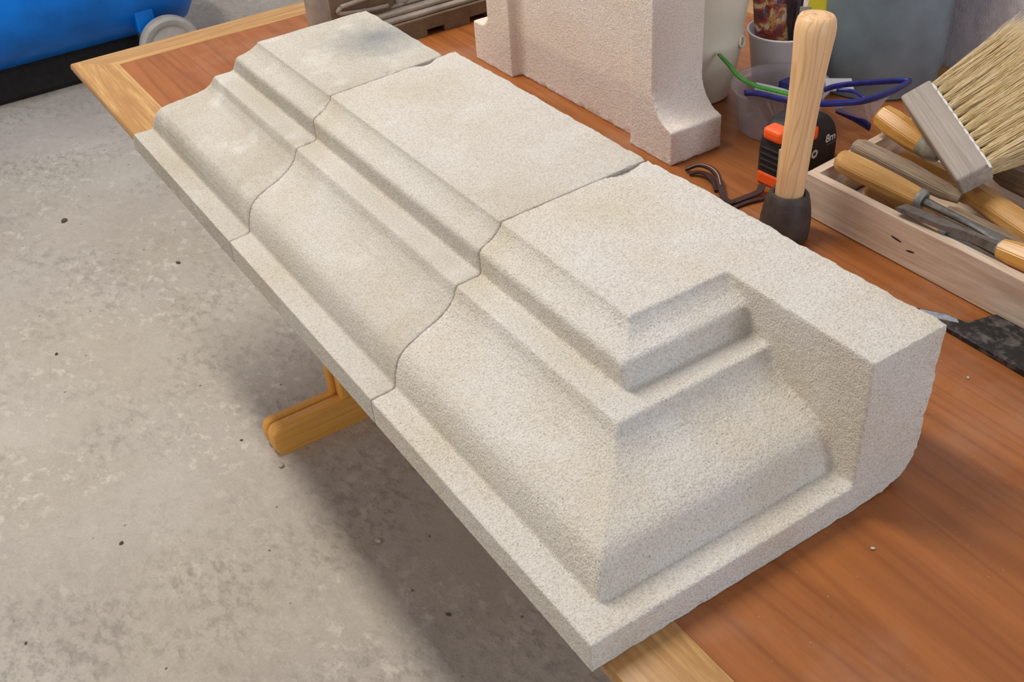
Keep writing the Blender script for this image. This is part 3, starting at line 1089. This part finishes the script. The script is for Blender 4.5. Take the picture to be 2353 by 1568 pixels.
# ------------------------------------------------------------------ scraper between stone and box
sc = bmesh.new()
outl = [(.551, .162), (.556, .164), (.566, .1475), (.571, .139), (.574, .121), (.5765, .1135)]
for k in range(9):                                   # notched shoulder
    t = k / 8
    outl.append((.5765 + .033 * t + .0006 * (k % 2), .1135 - .0085 * t + .0012 * ((k + 1) % 2)))
outl += [(.6105, .104), (.6105, -.05), (.548, -.05), (.5505, .05), (.5515, .119)]
topv = [sc.verts.new((x, y, .0052 + .0015 * (y < .1))) for x, y in outl]
botv = [sc.verts.new((x, y, .0006)) for x, y in outl]
nO = len(outl)
sc.faces.new(topv)
sc.faces.new(list(reversed(botv)))
for i in range(nO):
    sc.faces.new((topv[i], topv[(i + 1) % nO], botv[(i + 1) % nO], botv[i]))
s_o = tag(empty('steel_scraper', (.58, .05, 0)), 'blackened steel scraper blade on the table between near stone and tool box', 'scraper')
bmesh.ops.translate(sc, verts=sc.verts, vec=(-.58, -.05, 0))
obj('blade', sc, M['scraper'], s_o)
pb = bmesh.new()
dd = [(.5525, .158), (.557, .160), (.5655, .1455), (.570, .137), (.5725, .124), (.566, .117), (.558, .121), (.5535, .126)]
cvv = [pb.verts.new((x - .58, y - .05, .0055)) for x, y in dd]
dvv = [pb.verts.new((x - .58, y - .05, .0050)) for x, y in dd]
pb.faces.new(cvv)
for i in range(len(dd)):
    pb.faces.new((cvv[i], cvv[(i + 1) % len(dd)], dvv[(i + 1) % len(dd)], dvv[i]))
M['smear'] = plain('grey white smear', srgb(150, 152, 160), .7, .3, 0, .35, 120, .4)
obj('plaster_smear', pb, M['smear'], s_o)

# ------------------------------------------------------------------ leather straps
ls = tag(empty('leather_strap', (.58, .50, 0)), 'dark brown stitched leather strap on the table beside the mallet', 'strap')


def lpart(name, path, w, h, mat, n=4):
    p_ = [Vector(q) - Vector((.58, .50, 0)) for q in spline(path, 6)]
    return obj(name, bm_sweep(p_, w, h, n), mat, ls, angle=35)


lpart('strap_loop', [(.572, .560, .004), (.583, .549, .011), (.5875, .532, .013), (.584, .512, .012), (.572, .492, .008), (.560, .470, .003), (.562, .455, .0025)], .0040, .0014, M['leather'])
lpart('strap_loop', [(.569, .549, .003), (.577, .541, .006), (.5795, .528, .0075), (.576, .510, .006), (.566, .492, .003)], .0032, .0012, M['leather'])
lpart('stitching', [(.572, .559, .0058), (.583, .548, .0128), (.5875, .532, .0148), (.584, .512, .0138), (.572, .492, .0098)], .0005, .0004, M['stitch'])
lpart('strap_tail', [(.550, .462, .002), (.564, .458, .0022), (.580, .455, .004), (.600, .452, .006), (.6125, .458, .010)], .0045, .0012, M['leather'])
lpart('strap_tail', [(.552, .447, .002), (.566, .447, .0022), (.584, .444, .003), (.604, .438, .003)], .0028, .0012, M['leather'])

# ------------------------------------------------------------------ grey cast casing at the back
gc = tag(empty('machine_base', (.60, 1.30, 0)), 'grey cast machine base with notched feet at the back of the table', 'machine')


def cpart(name, bm, mat, **k):
    bmesh.ops.translate(bm, verts=bm.verts, vec=(-.60, -1.30, 0))
    return obj(name, bm, mat, gc, **k)


CX0, CX1, CY0, CY1 = .440, .83, 1.224, 1.415
cpart('skirt', bm_box(CX0, CX1, CY0, CY1, .011, .034, .0015), M['cast_dark'])
for xa, xb in ((.445, .480), (.508, .554), (.589, .641), (.677, .73), (.765, .825)):
    for ya, yb in ((CY0, CY0 + .02), (CY1 - .02, CY1)):
        cpart('foot', bm_box(xa, xb, ya, yb, 0, .012, .001), M['cast_dark'])
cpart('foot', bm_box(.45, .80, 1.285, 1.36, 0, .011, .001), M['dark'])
cpart('tier', bm_box(CX0 + .004, CX1 - .004, CY0 + .006, CY1 - .006, .034, .042, .003, 3), M['cast'])
cpart('tier', bm_box(CX0 + .010, CX1 - .010, CY0 + .018, CY1 - .014, .042, .050, .003, 3), M['cast'])
cpart('tier', bm_box(CX0 + .016, CX1 - .016, CY0 + .034, CY1 - .022, .050, .056, .003, 3), M['cast'])
# rounded end housing with a raised loop on its face
hs = bm_box(.364, .525, 1.262, 1.305, .0, .18, .016, 5)
cpart('end_housing', hs, M['cast'], angle=50)
cpart('housing_face', bm_box(.392, .518, 1.258, 1.275, .036, .158, .012, 3), M['cast_dark'], angle=50)
lp = spline([(.412, 1.255, .078), (.406, 1.255, .072), (.414, 1.255, .068), (.46, 1.255, .062), (.50, 1.255, .060)], 6)
cpart('rib', bm_sweep(lp, .004, .004, 8), M['cast'], smooth=True)
lp = spline([(.412, 1.255, .079), (.46, 1.255, .082), (.51, 1.255, .086)], 6)
cpart('rib', bm_sweep(lp, .004, .004, 8), M['cast'], smooth=True)
cl = bm_lathe([(0, 0), (.028, 0), (.024, .008), (.017, .02), (.015, .05), (.017, .12), (0, .12)], 32)
bmesh.ops.translate(cl, verts=cl.verts, vec=(.535, 1.285, .052))
cpart('column', cl, M['cast'], smooth=True)

# ------------------------------------------------------------------ blue compressor tank
ct = tag(empty('air_compressor', (.2, 3.45, FZ)), 'blue enamelled air tank with pale wheel standing on the floor', 'compressor')
R0 = .235
prof = [(0, -.10), (R0 * .45, -.092), (R0 * .75, -.065), (R0 * .93, -.03), (R0, .012), (R0, 1.40), (R0 * .93, 1.442), (R0 * .75, 1.477), (R0 * .45, 1.504), (0, 1.512)]
tk = bm_lathe(prof, 56)
bmesh.ops.rotate(tk, verts=tk.verts, cent=(0, 0, 0), matrix=Matrix.Rotation(-math.pi / 2, 3, 'Y'))
bmesh.ops.translate(tk, verts=tk.verts, vec=(.50, .05, .105 + R0))
obj('tank', tk, M['blue_tank'], ct, smooth=True)
obj('shade_block', bm_box(-.95, .36, -.03, .16, .0, .125, .02), M['dark'], ct)  # dark block added in place of the shadow under the tank
for xw, yw in ((.415, -.19), (.415, .27), (-.75, -.19), (-.75, .27)):
    wl = bm_lathe([(.030, -.016), (.072, -.014), (.078, -.020), (.094, -.022), (.104, -.014), (.106, 0), (.104, .014), (.094, .022), (.078, .020), (.072, .014), (.030, .016)], 40, close=True)
    bmesh.ops.rotate(wl, verts=wl.verts, cent=(0, 0, 0), matrix=Matrix.Rotation(math.pi / 2, 3, 'X'))
    bmesh.ops.translate(wl, verts=wl.verts, vec=(xw, yw, .106))
    w_o = obj('wheel', wl, M['tyre'], ct, angle=40)
    hb = bm_lathe([(0, -.010), (.074, -.010), (.074, .010), (0, .010)], 28)
    bmesh.ops.rotate(hb, verts=hb.verts, cent=(0, 0, 0), matrix=Matrix.Rotation(math.pi / 2, 3, 'X'))
    bmesh.ops.translate(hb, verts=hb.verts, vec=(xw, yw, .106))
    obj('hub', hb, M['hub'], w_o)
    obj('bracket', bm_box(xw - .085, xw - .02, min(yw + .03, yw + .16) if yw < 0 else yw - .16, yw + .16 if yw < 0 else yw - .03, .16, .24, .006), M['blue_tank'], ct)

# ------------------------------------------------------------------ chips and crumbs
def chip(loc, s, mat, label, group, name='stone_chip', seed=0):
    c = bmesh.new()
    bmesh.ops.create_icosphere(c, subdivisions=2, radius=1)
    for v in c.verts:
        v.co *= 1 + .45 * mnoise.noise(v.co * 1.3 + Vector((seed * 3.1, 0, 0)))
    bmesh.ops.scale(c, verts=c.verts, vec=(s, s * .7, s * .5))
    zmin = min(v.co.z for v in c.verts)
    bmesh.ops.translate(c, verts=c.verts, vec=(0, 0, -zmin))
    o = obj(name, c, mat, None, smooth=True)
    o.location = loc
    o.rotation_euler = (0, 0, seed * 1.7)
    return tag(o, label, 'chip', group)


chip((.102, 1.190, FZ), .008, M['chip'], 'pale stone chip on the floor in front of the trestle foot', None, seed=1)
chip((.012, 2.476, FZ), .009, M['chip_dark'], 'dark crumb on the floor left of the table corner', None, seed=2)
chip((.166, .895, FZ), .007, M['chip'], 'pale chip at the edge of the table shadow on the floor', None, seed=3)
chip((-.223, 1.178, FZ), .0045, M['chip_dark'], 'dark grit crumb on the floor well left of the trestle foot', None, 'grit_crumb', 4)
chip((.194, 2.059, FZ), .0060, M['chip_dark'], 'dark crumb on the floor close to the farthest limestone block', None, 'grit_crumb', 5)
chip((-.168, 1.858, FZ), .0045, M['chip_dark'], 'dark grit crumb halfway up the floor near the left edge', None, 'grit_crumb', 6)
chip((.184, .676, FZ), .0045, M['chip_dark'], 'dark crumb inside the table shadow on the floor', None, 'grit_crumb', 7)
chip((-.427, 1.050, FZ), .0030, M['chip_dark'], 'tiny dark speck on the floor in the lower left corner', None, 'grit_crumb', 8)
chip((.067, 1.311, FZ), .0030, M['chip_dark'], 'tiny dark speck on the floor just behind the trestle foot end', None, 'grit_crumb', 9)
chip((.263, -.040, 0), .0020, M['chip'], 'tiny pale crumb on the table top in front of the near stone', None, 'stone_crumb', 20)
chip((.507, .058, 0), .0018, M['chip'], 'tiny pale crumb on the table top left of the steel scraper', None, 'stone_crumb', 21)
